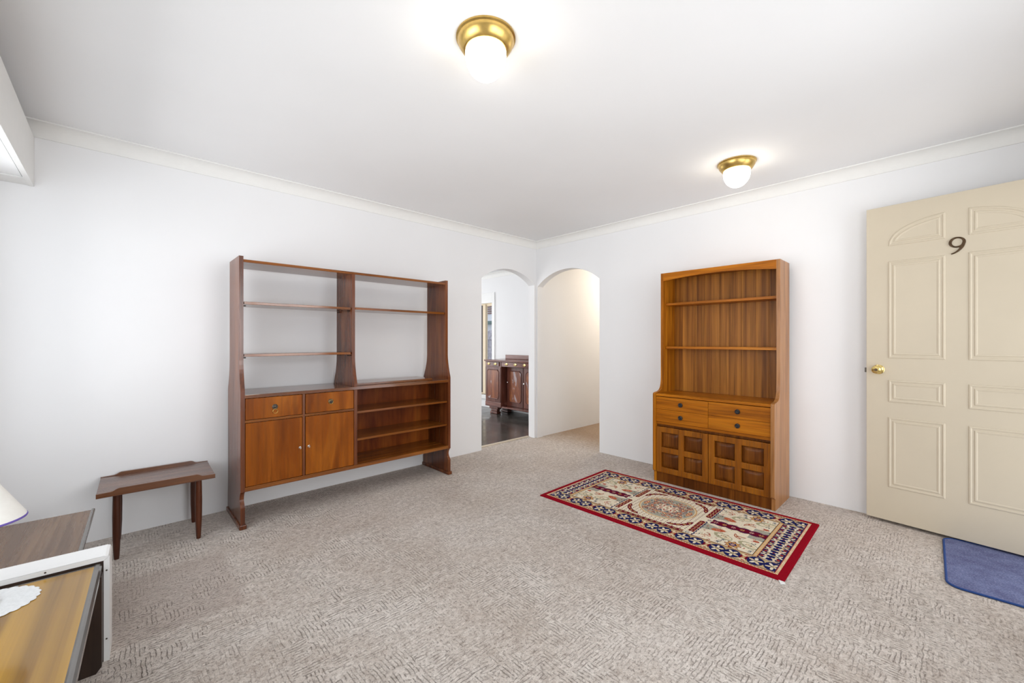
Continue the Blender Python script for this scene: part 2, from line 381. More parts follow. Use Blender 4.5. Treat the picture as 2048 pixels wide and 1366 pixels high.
struct('wall_left', MB().prism(out, 1, -0.10, 0.0), 'wall', 'white wall with archway to the dining room')
ra = arch_pts(0.02, 0.922, 1.850, 2.016)
out = [(0.0, 0), (0.02, 0)] + ra + [(0.922, 0), (YF + 0.1, 0), (YF + 0.1, H), (0.0, H)]
struct('wall_right', MB().prism(out, 0, -0.10, 0.0), 'wall', 'white wall with archway to the hallway')
def wall_open(name, axis, a0, a1, t0, t1, holes, zmax=H, mat='wall'):
    # wall slab with rectangular holes (o0,o1,z0,z1) along its length
    mb = MB(); xs = sorted({a0, a1} | {h for q in holes for h in q[:2]})
    for i in range(len(xs) - 1):
        u0, u1 = xs[i], xs[i + 1]; zs = [(0, zmax)]
        for q in holes:
            if q[0] <= u0 + 1e-6 and q[1] >= u1 - 1e-6: zs = [(0, q[2]), (q[3], zmax)]
        for z0, z1 in zs:
            if z1 - z0 < 1e-4: continue
            if axis == 0: mb.box(u0, u1, t0, t1, z0, z1)
            else: mb.box(t0, t1, u0, u1, z0, z1)
    return struct(name, mb, mat)
wall_open('wall_back', 1, 0.0, YF + 0.1, XB, XB + 0.1, [(0.25, 2.85, 0.58, 2.03)])
wall_open('wall_front', 0, 0.0, XB, YF, YF + 0.1, [(0.19, 1.03, 0.0, 2.08), (1.35, 3.35, 0.70, 2.00)])
struct('wall_hall_right', MB().box(-3.3, -0.10, 1.10, 1.20, 0, H), 'wall')
struct('wall_hall_end', MB().box(-3.4, -3.3, -0.10, 1.20, 0, H), 'wall')
wall_open('wall_dining_right', 1, -4.3, -0.10, -1.20, -1.10, [(-3.05, -2.09, 0.22, 1.87)])
wall_open('wall_dining_end', 0, -1.2, 3.2, -4.4, -4.3, [(-0.4, 2.4, 0.1, 2.15)])
struct('wall_dining_left', MB().box(3.2, 3.3, -4.4, -0.10, 0, H), 'wall')
# cornice: cove mouldings round the room and in the dining room
def cove(sgn, base, c=0.077):
    z = H; p = [(base, z - c), (base, z), (base + sgn * c, z), (base + sgn * c, z - 0.007), (base + sgn * (c - 0.006), z - 0.008)]
    for q in arc(1, 1, 1, 0, PI / 2, 10)[0:0]: pass
    r = c - 0.014
    for i in range(1, 10):
        t = PI / 2 * i / 10
        p.append((base + sgn * ((c - 0.006) - r * math.sin(t)), (z - 0.008) - r * (1 - math.cos(t))))
    p += [(base + sgn * 0.007, z - c + 0.006), (base + sgn * 0.007, z - c)]
    return p
def trim(name, mb, mat='cornice'): return struct(name, mb, mat)
trim('trim_1', MB().prism(cove(1, 0.0), 0, 0.0, XB))
trim('trim_2', MB().prism(cove(1, 0.0), 1, 0.0, YF))
trim('trim_3', MB().prism(cove(-1, YF), 0, 0.0, XB))
trim('trim_4', MB().prism(cove(1, -1.10), 1, -4.3, -0.10))
trim('trim_5', MB().box(0.03, 0.866, -0.125, -0.085, -0.003, 0.010, 0.003), 'strip')
# front entry: jambs of the open doorway
fr = MB().box(0.185, 0.215, YF - 0.002, YF + 0.1, 0, 2.10).box(1.00, 1.032, YF - 0.002, YF + 0.1, 0, 2.10).box(0.185, 1.032, YF - 0.002, YF + 0.1, 2.06, 2.10)
trim('trim_6', fr, 'door_paint')

# front door, swung open in front of the right wall
tx, ty = 0.1235, 0.9923
D = thing('door_1', 'beige panelled front door with the number 9, standing open', 'door', (0.085, 3.104, 0.02), math.atan2(-tx, ty))
D['kind'] = 'structure'
# local frame: +y runs from latch edge to hinge edge, +x towards the room, face at x = 0
MB().box(-0.038, 0, 0, 0.83, 0, 2.04, 0.0015).build('door_slab', 'door_paint', D)
def offset_poly(pts, d):
    n = len(pts); out_ = []
    for i in range(n):
        p0, p1, p2 = Vector(pts[i - 1]), Vector(pts[i]), Vector(pts[(i + 1) % n])
        e1 = (p1 - p0).normalized(); e2 = (p2 - p1).normalized()
        n1 = Vector((-e1.y, e1.x)); n2 = Vector((-e2.y, e2.x)); b = (n1 + n2); b = b / max(0.2, 1 + n1.dot(n2))
        out_.append(tuple(p1 + b * d))
    return out_
def door_panel(pts):
    mb = MB(); prof = [(0, 0), (0.003, 0.0035), (0.009, 0.0040), (0.014, 0.0008), (0.022, 0.0008), (0.026, 0.0040), (0.032, 0.0035), (0.036, 0.0016)]
    n = len(pts); loops = [[(h + 0.0002, p[0], p[1]) for p in offset_poly(pts, d)] for d, h in prof]
    vs_ = [v for l in loops for v in l]; fs_ = []
    for j in range(len(loops) - 1):
        for i in range(n): fs_.append((j * n + i, j * n + (i + 1) % n, (j + 1) * n + (i + 1) % n, (j + 1) * n + i))
    fs_.append(tuple((len(loops) - 1) * n + i for i in range(n)))
    mb.add(vs_, fs_); return mb.build('door_panel', 'door_paint', D)
zb = 0.02
for y0, y1 in ((0.110, 0.368), (0.462, 0.720)):
    for z0, z1 in ((0.238, 0.691), (0.789, 0.932), (1.072, 1.698)):
        door_panel([(y0, z0 - zb), (y1, z0 - zb), (y1, z1 - zb), (y0, z1 - zb)])
z0 = 1.798 - zb; z1 = 1.957 - zb
dense = bez((0.110, z0 + 0.0005), (0.110, z0 + 0.085), (0.20, z0 + 0.140), (0.368, z1), 120)
def arched_loop(d, n=22):
    keep = []
    for i in range(len(dense)):
        p0 = dense[max(0, i - 1)]; p1 = dense[min(len(dense) - 1, i + 1)]
        t = Vector((p1[0] - p0[0], p1[1] - p0[1])).normalized()
        q = (dense[i][0] + t.y * d, dense[i][1] - t.x * d)
        if q[1] >= z0 + d - 1e-6 and q[0] <= 0.368 - d + 1e-6: keep.append(q)
    last = keep[-1]; keep.append((0.368 - d, last[1] + (0.368 - d - last[0]) * 0.12)); keep[0] = (keep[0][0], z0 + d)
    top = [keep[round((len(keep) - 1) * i / n)] for i in range(n + 1)]
    return [top[0], (0.368 - d, z0 + d)] + top[:0:-1]
PROF = [(0, 0), (0.003, 0.0035), (0.009, 0.0040), (0.014, 0.0008), (0.022, 0.0008), (0.026, 0.0040), (0.032, 0.0035), (0.036, 0.0016)]
for flip in (False, True):
    loops = []
    for d, h in PROF:
        l = arched_loop(d)
        if flip: l = [(0.83 - a, b) for a, b in l][::-1]
        loops.append([(h + 0.0002, a, b) for a, b in l])
    n = len(loops[0]); fs_ = [(j * n + i, j * n + (i + 1) % n, (j + 1) * n + (i + 1) % n, (j + 1) * n + i) for j in range(len(loops) - 1) for i in range(n)]
    fs_.append(tuple((len(loops) - 1) * n + i for i in range(n)))
    MB().add([v for l in loops for v in l], fs_).build('door_panel', 'door_paint', D)
kn = MB().lathe([(0.030, 0.0), (0.031, 0.004), (0.026, 0.008), (0.013, 0.011), (0.011, 0.024), (0.018, 0.032), (0.025, 0.042), (0.027, 0.050), (0.024, 0.058), (0.014, 0.063), (0.0, 0.064)], (0, 0.062, 0.977), 28, 0)
knob = kn.build('door_knob', 'bright_brass', D, True); tag(knob, 'polished brass door knob')
MB().lathe([(0.009, 0.0), (0.009, 0.0015), (0.0, 0.0015)], (0.0635, 0.062, 0.977), 16, 0).build('keyhole', 'bronze', knob, True)
lb = MB().box(-0.028, -0.010, -0.012, 0.0, 0.955, 0.985, 0.002).build('latch', 'dark_brass', D)
# number 9
path = []
cy_, cz_ = 0.4165, 1.7650 - zb
for i in range(33):
    t = math.radians(-32) + 2 * PI * i / 32
    rr = (0.0285, 0.0275); path.append((cy_ + rr[0] * math.cos(t), cz_ + rr[1] * math.sin(t), 0.0042 + 0.0026 * (abs(math.cos(t + 0.15)) ** 1.5)))
tail = bez((0.4440, 1.7700 - zb), (0.4445, 1.7400 - zb), (0.4230, 1.7060 - zb), (0.3925, 1.6985 - zb), 16)
wt = [0.0060, 0.0062, 0.0066, 0.0072, 0.0076, 0.0078, 0.0076, 0.0072, 0.0066, 0.006, 0.0054, 0.005, 0.0046, 0.0042, 0.0038, 0.0034, 0.003]
def ribbon(mb, pts, closed):
    n = len(pts); vs_ = []; fs_ = []
    for i, (a, b, w) in enumerate(pts):
        p0 = pts[i - 1] if i > 0 else pts[i]; p1 = pts[(i + 1)] if i < n - 1 else pts[i]
        d = Vector((p1[0] - p0[0], p1[1] - p0[1])).normalized(); m = Vector((-d.y, d.x)) * w
        for h, sg, k in ((0.0, 1, 1), (0.006, 1, 0.8), (0.0075, 0, 0), (0.006, -1, 0.8), (0.0, -1, 1)):
            vs_.append((h, a + m.x * sg * k, b + m.y * sg * k))
    for i in range(n - 1):
        for j in range(5): fs_.append((i * 5 + j, i * 5 + (j + 1) % 5, (i + 1) * 5 + (j + 1) % 5, (i + 1) * 5 + j))
    fs_ += [tuple(range(5)), tuple((n - 1) * 5 + j for j in range(5))]
    mb.add(vs_, fs_)
nb = MB(); ribbon(nb, path, True); ribbon(nb, [(a, b, w) for (a, b), w in zip(tail, wt)], False)
tag(nb.build('house_number', 'bronze', D, True), 'dark bronze numeral 9')
for hz in (0.2, 1.0, 1.8):
    MB().lathe([(0.007, -0.05), (0.007, 0.05)], (-0.019, 0.838, hz), 12, 2).build('hinge', 'brass', D, True)

# window frames (side window is behind the camera, front one added for fill light; the dining window shows in the archway)
def window(name, axis, pl, a0, a1, z0, z1, mat, mull=1):
    W = thing(name, None, None, (0, 0, 0)); W['kind'] = 'structure'
    def bar(u0, u1, v0, v1, nm='frame_bar'):
        mb = MB()
        if axis == 1: mb.box(pl - 0.02, pl + 0.03, u0, u1, v0, v1, 0.002)
        else: mb.box(u0, u1, pl - 0.02, pl + 0.03, v0, v1, 0.002)
        mb.build(nm, mat, W)
    bar(a0, a0 + 0.05, z0, z1); bar(a1 - 0.05, a1, z0, z1); bar(a0 + 0.05, a1 - 0.05, z0, z0 + 0.05); bar(a0 + 0.05, a1 - 0.05, z1 - 0.05, z1)
    for i in range(mull):
        c = a0 + (a1 - a0) * (i + 1) / (mull + 1); bar(c - 0.022, c + 0.022, z0 + 0.05, z1 - 0.05, 'mullion')
    return W
window('window_2', 1, XB + 0.06, 0.25, 2.85, 0.58, 2.03, 'white_gloss', 2)
window('window_3', 0, YF + 0.05, 1.35, 3.35, 0.70, 2.00, 'white_gloss', 1)
W1 = thing('window_1', 'low cream timber window beyond the left archway', 'window', (-1.10, -2.5, 0)); W1['kind'] = 'structure'
def w1(nm, mat, x0, x1, y0, y1, z0, z1): return MB().box(x0, x1, y0 + 2.5, y1 + 2.5, z0, z1, 0.002).build(nm, mat, W1)
w1('architrave', 'white_gloss', 0.0, 0.018, -2.09, -2.02, 0.15, 2.05)
w1('architrave', 'white_gloss', 0.0, 0.018, -3.12, -2.09, 1.87, 2.05)
w1('sill', 'white_gloss', -0.09, 0.04, -3.12, -2.02, 0.15, 0.22)
w1('frame_bar', 'cream_timber', -0.07, -0.03, -3.05, -2.09, 1.82, 1.87)
w1('frame_bar', 'cream_timber', -0.07, -0.03, -3.05, -2.09, 0.22, 0.27)
w1('stile', 'cream_timber', -0.06, -0.004, -2.365, -2.292, 0.24, 1.85)
w1('frame_bar', 'white_gloss', -0.09, 0.0, -2.102, -2.09, 0.22, 1.87)
w1('screen', 'screen', -0.03, -0.015, -3.04, -2.365, 0.25, 1.84)
w1('pane', 'glass', -0.052, -0.048, -2.292, -2.102, 0.27, 1.82)

# ------------------------------------------------------------------ outside, seen in the sliver of the dining window
struct('ground_outside', MB().box(-9, -1.2, -10, -0.6, -0.12, -0.05), 'concrete')
F_ = thing('paling_fence', 'weathered grey paling fence outside the dining window', 'fence', (-3.3, -5.0, -0.05))
for i in range(14):
    MB().box(0, 0.018, -0.75 + i * 0.11, -0.75 + i * 0.11 + 0.1, 0, 1.52 + 0.02 * math.sin(i * 2.1), 0.002).build('paling', 'fence', F_)
MB().box(0.018, 0.055, -0.78, 0.80, 1.28, 1.36, 0.003).build('rail', 'fence', F_)
MB().box(0.018, 0.055, -0.78, 0.80, 0.30, 0.38, 0.003).build('rail', 'fence', F_)
N_ = thing('neighbour_house', 'white neighbouring house with grey gutter and brown louvre vent', 'house', (-4.6, -6.2, -0.05))
MB().box(-2.0, 0, -2.0, 2.6, 0, 1.80).build('wall', 'outside_white', N_)
MB().box(0.0, 0.12, -2.0, 2.6, 1.76, 1.86, 0.01).build('gutter', 'gutter', N_)
MB().prism([(0.06, 1.86), (-2.0, 2.95), (-2.0, 1.86)], 1, -2.0, 2.6).build('roof', 'outside_white', N_)
vt = MB().box(-0.9, -0.22, -0.45, 0.36, 1.9, 2.62, 0.01).build('vent_box', 'outside_white', N_)
for i in range(7): MB().box(-0.22, -0.19, -0.42, 0.33, 2.10 + i * 0.07, 2.14 + i * 0.07, 0.004).build('slat', 'louvre', vt)

# ------------------------------------------------------------------ tall mahogany wall unit on the left wall
B = thing('wall_unit', 'tall mahogany wall unit with open shelves, drawers and cupboards against left wall', 'bookcase', (2.37, 0.22, 0))
BX, BY = 2.37, 0.22
def bb(nm, mat, x0, x1, y0, y1, z0, z1, bev=0.0015, parent=None):
    return MB().box(x0 - BX, x1 - BX, y0 - BY, y1 - BY, z0, z1, bev).build(nm, mat, parent or B)
def side_outline():
    p = [(0.012, 0.028), (0.428, 0.028), (0.428, 0.132)]
    p += bez((0.428, 0.132), (0.418, 0.140), (0.420, 0.148), (0.412, 0.154), 4)[1:]
    p += bez((0.412, 0.154), (0.392, 0.170), (0.394, 0.205), (0.428, 0.232), 8)[1:]
    p += [(0.428, 0.862)]
    p += bez((0.428, 0.862), (0.424, 0.885), (0.392, 0.960), (0.386, 1.060), 10)[1:]
    p += [(0.386, 1.726), (0.082, 1.726), (0.080, 1.060)]
    p += bez((0.080, 1.060), (0.078, 0.960), (0.040, 0.900), (0.022, 0.850), 8)[1:]
    p += [(0.022, 0.24), (0.012, 0.10)]
    return [(a - BY, b) for a, b in p]
for x0, x1 in ((3.139, 3.163), (1.573, 1.597)):
    MB().prism(side_outline(), 0, x0 - BX, x1 - BX).build('side_panel', 'mahogany', B)
    bb('foot_shoe', 'mahogany', x0 - 0.008, x1 + 0.008, 0.004, 0.440, 0.0, 0.028, 0.004)
dv = [(0.022, 0.843), (0.428, 0.843)] + bez((0.428, 0.862), (0.424, 0.885), (0.392, 0.960), (0.386, 1.060), 10) + [(0.386, 1.688), (0.082, 1.688)] + bez((0.080, 1.060), (0.078, 0.960), (0.040, 0.900), (0.022, 0.850), 8)
MB().prism([(a - BY, b) for a, b in dv], 0, 2.418 - BX, 2.440 - BX).build('divider', 'mahogany', B)
bb('top_board', 'mahogany_x', 1.597, 3.139, 0.082, 0.383, 1.688, 1.706)
bb('shelf', 'mahogany_x', 2.445, 3.134, 0.10, 0.374, 1.420, 1.437)
bb('shelf', 'mahogany_x', 2.445, 3.134, 0.10, 0.374, 1.083, 1.100)
bb('shelf', 'mahogany_x', 1.602, 2.412, 0.10, 0.374, 1.424, 1.441)
for sx in (3.130, 2.449):
    for sz in (1.412, 1.075):
        for sy in (0.14, 0.34): MB().lathe([(0.004, -0.012), (0.004, 0.012)], (sx - BX, sy - BY, sz), 8, 0).build('shelf_pin', 'dark_brass', B)
bb('cabinet_top', 'mahogany_polish', 1.597, 3.139, 0.022, 0.430, 0.820, 0.842)
bb('bottom_board', 'mahogany_x', 1.597, 3.139, 0.022, 0.428, 0.231, 0.258)
bb('divider_lower', 'mahogany', 2.418, 2.442, 0.03, 0.427, 0.258, 0.820)
bb('back_panel', 'mahogany_red', 1.597, 2.418, 0.095, 0.105, 0.258, 0.820)
bb('back_panel', 'mahogany_red', 2.442, 3.139, 0.03, 0.04, 0.258, 0.820)
bb('lower_shelf', 'mahogany_x', 1.599, 2.416, 0.105, 0.412, 0.638, 0.654)
bb('lower_shelf', 'mahogany_x', 1.599, 2.416, 0.105, 0.408, 0.432, 0.448)
bb('stile', 'mahogany', 2.783, 2.800, 0.40, 0.425, 0.258, 0.820)
bb('rail', 'mahogany_x', 2.442, 3.139, 0.40, 0.424, 0.664, 0.680)
bb('carcass_floor', 'mahogany_x', 2.442, 3.139, 0.04, 0.40, 0.650, 0.664)
for x0, x1, hang in ((2.803, 3.136, True), (2.445, 2.780, False)):
    d = bb('drawer', 'mahogany_door', x0, x1, 0.16, 0.4265, 0.683, 0.817)
    cx = (x0 + x1) / 2; cz = 0.752
    MB().lathe([(0.017, 0.0), (0.017, 0.003), (0.013, 0.006), (0.011, 0.0055), (0.006, 0.009), (0.0, 0.010)], (cx - BX, 0.4265 - BY, cz), 20, 1).build('handle_plate', 'dark_brass', d, True)
    rz0 = cz - 0.029 if hang else cz - 0.004
    MB().tube([(cx - BX + 0.0145 * math.cos(a), 0.4265 - BY + 0.0085, rz0 + 0.0145 * math.sin(a)) for a in [2 * PI * i / 20 for i in range(20)]], 0.0017, 6, True).build('ring_pull', 'brass', d, True)
for x0, x1, kx in ((2.803, 3.136, 2.818), (2.445, 2.780, 2.762)):
    d = bb('door', 'mahogany_door', x0, x1, 0.405, 0.4265, 0.261, 0.661)
    MB().lathe([(0.007, 0.0), (0.007, 0.0015), (0.0028, 0.002), (0.0028, 0.014), (0.0, 0.014)], (kx - BX, 0.4265 - BY, 0.456), 14, 1).build('escutcheon', 'steel', d, True)
    k_ = MB().tube([(kx - BX + 0.0075 * math.cos(a) * 0.55, 0.4265 - BY + 0.016 + 0.001, 0.458 + 0.0085 * math.sin(a)) for a in [2 * PI * i / 16 for i in range(16)]], 0.0016, 6, True)
    k_.build('key', 'steel', d, True)
tag(MB().box(-0.345, 0.345, -0.135, 0.135, 0, 0.017, 0.0015).build('shelf_board', 'mahogany_polish', None, loc=(2.062, 0.222, 0.8421)),
    'loose mahogany shelf board lying flat on the wall unit counter', 'shelf board')

# ------------------------------------------------------------------ teak dresser on the right wall
T = thing('dresser', 'teak dresser with two open shelves, four drawers and panelled doors against right wall', 'cabinet', (0.22, 2.205, 0))
TX, TY = 0.22, 2.205
def tb(nm, mat, x0, x1, y0, y1, z0, z1, bev=0.0015, parent=None):
    return MB().box(x0 - TX, x1 - TX, y0 - TY, y1 - TY, z0, z1, bev).build(nm, mat, parent or T)
def dresser_side():
    p = [(0.040, 0.0), (0.408, 0.0), (0.408, 0.080)] + bez((0.408, 0.080), (0.414, 0.088), (0.428, 0.086), (0.430, 0.098), 4)
    p += [(0.430, 0.735)] + bez((0.430, 0.735), (0.428, 0.752), (0.400, 0.750), (0.370, 0.753), 6)[1:]
    p += bez((0.370, 0.753), (0.325, 0.757), (0.306, 0.780), (0.300, 0.800), 8)[1:]
    p += bez((0.300, 0.800), (0.290, 0.830), (0.288, 0.850), (0.288, 0.900), 6)[1:]
    p += [(0.288, 1.772), (0.040, 1.772)]
    return [(a - TX, b) for a, b in p]
MB().prism(dresser_side(), 1, 1.755 - TY, 1.777 - TY).build('side_panel', 'teak', T)
MB().prism(dresser_side(), 1, 2.630 - TY, 2.654 - TY).build('side_panel', 'teak_pale', T)
rail = [(1.777 - TY, 1.772), (1.777 - TY, 1.704)] + [(a - TY, b) for a, b in arch_pts(1.80, 2.607, 1.706, 1.730, 20)] + [(2.630 - TY, 1.704), (2.630 - TY, 1.772)]
MB().prism(rail, 0, 0.268 - TX, 0.287 - TX).build('arched_rail', 'teak_y', T)
tb('top_board', 'teak_y', 0.04, 0.268, 1.777, 2.630, 1.750, 1.770)
# veneer back made of vertical boards
w_ = [0.075, 0.11, 0.085, 0.12, 0.07, 0.095, 0.105, 0.09, 0.103]; y = 1.777
for i, w in enumerate(w_):
    tb('back_board', 'teak_plank', 0.060, 0.071 + 0.0012 * (i % 2), y + 0.0004, min(2.630, y + w), 0.741, 1.750, 0.0012); y += w
tb('shelf', 'teak_y', 0.073, 0.245, 1.779, 2.628, 1.494, 1.514)
tb('shelf', 'teak_y', 0.073, 0.245, 1.779, 2.628, 1.117, 1.137)
tb('counter_top', 'teak_y', 0.060, 0.424, 1.777, 2.630, 0.721, 0.741, 0.003)
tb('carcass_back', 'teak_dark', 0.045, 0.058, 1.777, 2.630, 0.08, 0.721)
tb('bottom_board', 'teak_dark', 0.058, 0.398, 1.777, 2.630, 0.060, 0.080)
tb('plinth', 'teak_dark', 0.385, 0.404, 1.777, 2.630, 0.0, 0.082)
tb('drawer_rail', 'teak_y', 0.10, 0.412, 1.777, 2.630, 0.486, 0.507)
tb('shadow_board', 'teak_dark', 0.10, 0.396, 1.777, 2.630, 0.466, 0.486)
for y0, y1, ky in ((1.7785, 2.2025, 1.988), (2.2045, 2.6285, 2.414)):
    for z0, z1 in ((0.612, 0.716), (0.509, 0.6105)):
        d = tb('drawer', 'teak_y', 0.13, 0.416, y0, y1, z0, z1, 0.0012)
        MB().lathe([(0.0165, 0.0), (0.018, 0.004), (0.017, 0.010), (0.012, 0.012), (0.010, 0.009), (0.0, 0.0085)], (0.416 - TX, ky - TY, (z0 + z1) / 2), 20, 0).build('knob', 'black_knob', d, True)
def wavy(y0, y1, z0, z1, phase):
    # panel opening outline with softly scalloped edges
    p = []; n = 8
    for (a, b, c, d) in ((y0, z0, y1, z0), (y1, z0, y1, z1), (y1, z1, y0, z1), (y0, z1, y0, z0)):
        for i in range(n):
            t = i / n; w = 0.0045 * math.sin(PI * t) ** 0.8
            ex, ez = c - a, d - b; L = math.hypot(ex, ez); p.append((a + ex * t - (-ez / L) * w * -1 * -1, b + ez * t - (ex / L) * w * -1 * -1))
    return p
for y0, y1 in ((1.7785, 2.2025), (2.2045, 2.6285)):
    z0, z1 = 0.083, 0.465; S_ = 0.045; ym = (y0 + y1) / 2; zm = (z0 + z1) / 2
    fx0, fx1 = 0.394, 0.416
    mb = MB()
    for a, b in ((y0, y0 + S_), (ym - S_ / 2, ym + S_ / 2), (y1 - S_, y1)): mb.box(fx0 - TX, fx1 - TX + (0.0008 if a == ym - S_ / 2 else 0), a - TY, b - TY, z0, z1, 0.004)
    for a, b in ((z0, z0 + S_), (zm - S_ / 2, zm + S_ / 2), (z1 - S_, z1)): mb.box(fx0 - TX + 0.001, fx1 - TX - 0.0012, y0 + 0.01 - TY, y1 - 0.01 - TY, a, b, 0.004)
    d = mb.build('door', 'teak_frame', T)
    for a, b in ((y0 + S_, ym - S_ / 2), (ym + S_ / 2, y1 - S_)):
        for c, e in ((z0 + S_, zm - S_ / 2), (zm + S_ / 2, z1 - S_)):
            pts = [(a - TY, c), (b - TY, c), (b - TY, e), (a - TY, e)]
            # raised field: high in the middle, sinking towards the frame
            pm = MB(); nx, nz = 8, 8; vs_ = []; fs_ = []
            for i in range(nx + 1):
                for j in range(nz + 1):
                    u, v = i / nx, j / nz; eu, ev = min(u, 1 - u), min(v, 1 - v)
                    hgt = 0.0125 * min(1, 6.0 * min(eu, ev)) ** 0.8
                    vs_.append((0.3975 - TX + hgt, a - TY + (b - a) * u, c + (e - c) * v))
            for i in range(nx):
                for j in range(nz): q = i * (nz + 1) + j; fs_.append((q, q + nz + 1, q + nz + 2, q + 1))
            o0 = len(vs_); vs_ += [(0.394 - TX, p[0], p[1]) for p in pts]; fs_.append((o0, o0 + 3, o0 + 2, o0 + 1))
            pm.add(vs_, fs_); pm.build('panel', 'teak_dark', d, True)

# ------------------------------------------------------------------ small stool / bench by the left wall
S = thing('bench', 'small teak bench with lipped long edges standing by left wall', 'bench', (3.542, 0.225, 0), math.radians(-1.5))
topm = MB().box(-0.255, 0.255, -0.186, 0.186, 0.358, 0.377, 0.002)
topm.build('seat', 'stool_seat', S)
for sy in (-1, 1):
    pr = [(-0.2555, 0.355), (0.2555, 0.355), (0.2555, 0.3785), (0.20, 0.380)] + bez((0.20, 0.380), (0.185, 0.381), (0.18, 0.393), (0.165, 0.394), 5)[1:] + [(-0.165, 0.394)] + bez((-0.165, 0.394), (-0.18, 0.393), (-0.185, 0.381), (-0.20, 0.380), 5)[1:] + [(-0.2555, 0.3785)]
    y0, y1 = (0.176, 0.192) if sy > 0 else (-0.192, -0.176)
    MB().prism(pr, 1, y0, y1).build('lip', 'stool_wood', S)
for sx in (-1, 1):
    for sy in (-1, 1):
        MB().lathe([(0.0105, 0.0), (0.0125, 0.02), (0.0165, 0.12), (0.0175, 0.23), (0.0165, 0.30), (0.0155, 0.357)], (sx * 0.178, sy * 0.150, 0.0), 18).build('leg', 'stool_leg', S, True)

# ------------------------------------------------------------------ low tables, white case, lamp and doily in the left corner
RZ = math.radians(3.0)
G = thing('low_table', 'low glossy striped wood table carrying the doily, in front of the white metal case', 'table', (3.76, 1.338, 0), math.radians(-2.6))
MB().box(0.014, 0.45, 0.012, 0.92, 0.342, 0.3660, 0.001).build('tabletop', 'table_wood', G)
ed = MB()
ed.prism([(0.0, 0.340), (0.0, 0.358), (0.005, 0.366), (0.010, 0.3672), (0.015, 0.3675), (0.019, 0.3665), (0.019, 0.340)], 1, 0.0, 0.932)
ed.build('edge_moulding', 'clear_edge', G)
ed = MB(); ed.prism([(0.0, 0.340), (0.0, 0.358), (0.004, 0.366), (0.012, 0.3675), (0.015, 0.3665), (0.015, 0.340)], 0, 0.019, 0.45)
ed.build('edge_moulding', 'clear_edge', G)
pan = [(-0.003, 0.02), (0.012, 0.0), (0.44, 0.0), (0.44, 0.340), (-0.003, 0.340)]
MB().prism(pan, 1, 0.012, 0.058).build('leg_panel', 'dark_leg', G)
MB().prism(pan, 1, 0.80, 0.85).build('leg_panel', 'dark_leg', G)
MB().lathe([(0.050, 0.0), (0.058, 0.02), (0.057, 0.06), (0.048, 0.085), (0.0, 0.092)], (0.045, 0.312, 0.0), 24).build('bun_foot', 'cushion', G, True)

K = thing('metal_case', 'white enamelled metal case with mitred front frame standing behind the glossy low table', 'metal case', (3.740, 1.334, 0), math.radians(-2.6))
cs = MB().prism([(0.0, 0.0), (0.48, 0.0), (0.48, 0.388), (0.012, 0.388), (0.004, 0.385), (0.0, 0.376)], 1, -0.118, -0.002)
cs.build('casing', 'white_gloss', K)
fw = 0.016
MB().add([(0.0, 0.0, 0.0), (fw, 0.0, 0.0), (fw, 0.0, 0.388 - fw), (0.0, 0.0, 0.384), (0.0, -0.004, 0.0), (fw, -0.004, 0.0), (fw, -0.004, 0.388 - fw), (0.0, -0.004, 0.384)],
         [(0, 1, 2, 3), (4, 7, 6, 5), (0, 4, 5, 1), (1, 5, 6, 2), (2, 6, 7, 3), (3, 7, 4, 0)]).build('frame_strip', 'white_gloss', K)
MB().add([(0.001, 0.0, 0.3845), (fw + 0.001, 0.0, 0.388 - fw + 0.0005), (0.48, 0.0, 0.388 - fw + 0.0005), (0.48, 0.0, 0.388), (0.006, 0.0, 0.388),
          (0.001, -0.004, 0.3845), (fw + 0.001, -0.004, 0.388 - fw + 0.0005), (0.48, -0.004, 0.388 - fw + 0.0005), (0.48, -0.004, 0.388), (0.006, -0.004, 0.388)],
         [(0, 1, 2, 3, 4), (9, 8, 7, 6, 5), (0, 5, 6, 1), (1, 6, 7, 2), (2, 7, 8, 3), (3, 8, 9, 4), (4, 9, 5, 0)]).build('frame_strip', 'white_gloss', K)
MB().box(fw, 0.48, -0.0018, -0.0005, 0.0, 0.388 - fw).build('front_panel', 'dark_leg', K)
for (sx, sz) in ((0.008, 0.335), (0.008, 0.082), (0.16, 0.381)):
    MB().lathe([(0.0028, 0.0), (0.0028, 0.0015), (0.0, 0.002)], (sx, 0.0, sz), 10, 1).build('screw', 'dark_brass', K)

Bk = thing('side_table', 'low brown wood table in the corner behind the white metal case', 'table', (3.80, 0.565, 0), math.radians(-2.0))
MB().box(0.010, 0.44, 0.006, 0.575, 0.338, 0.352, 0.002).build('tabletop', 'table_wood_brown', Bk)
MB().prism([(0.0, 0.342), (0.0, 0.352), (0.004, 0.3555), (0.010, 0.3555), (0.013, 0.3535), (0.013, 0.342)], 1, 0.0, 0.578).build('edge_moulding', 'clear_edge', Bk)
MB().box(0.03, 0.44, 0.578, 0.592, 0.325, 0.352, 0.002).build('front_edge', 'table_edge', Bk)
for lx in (0.035, 0.39):
    for ly in (0.06, 0.52): MB().prism([(lx, ly), (lx + 0.03, ly), (lx + 0.03, ly + 0.03), (lx, ly + 0.03)], 2, 0.0, 0.338).build('leg', 'dark_leg', Bk)

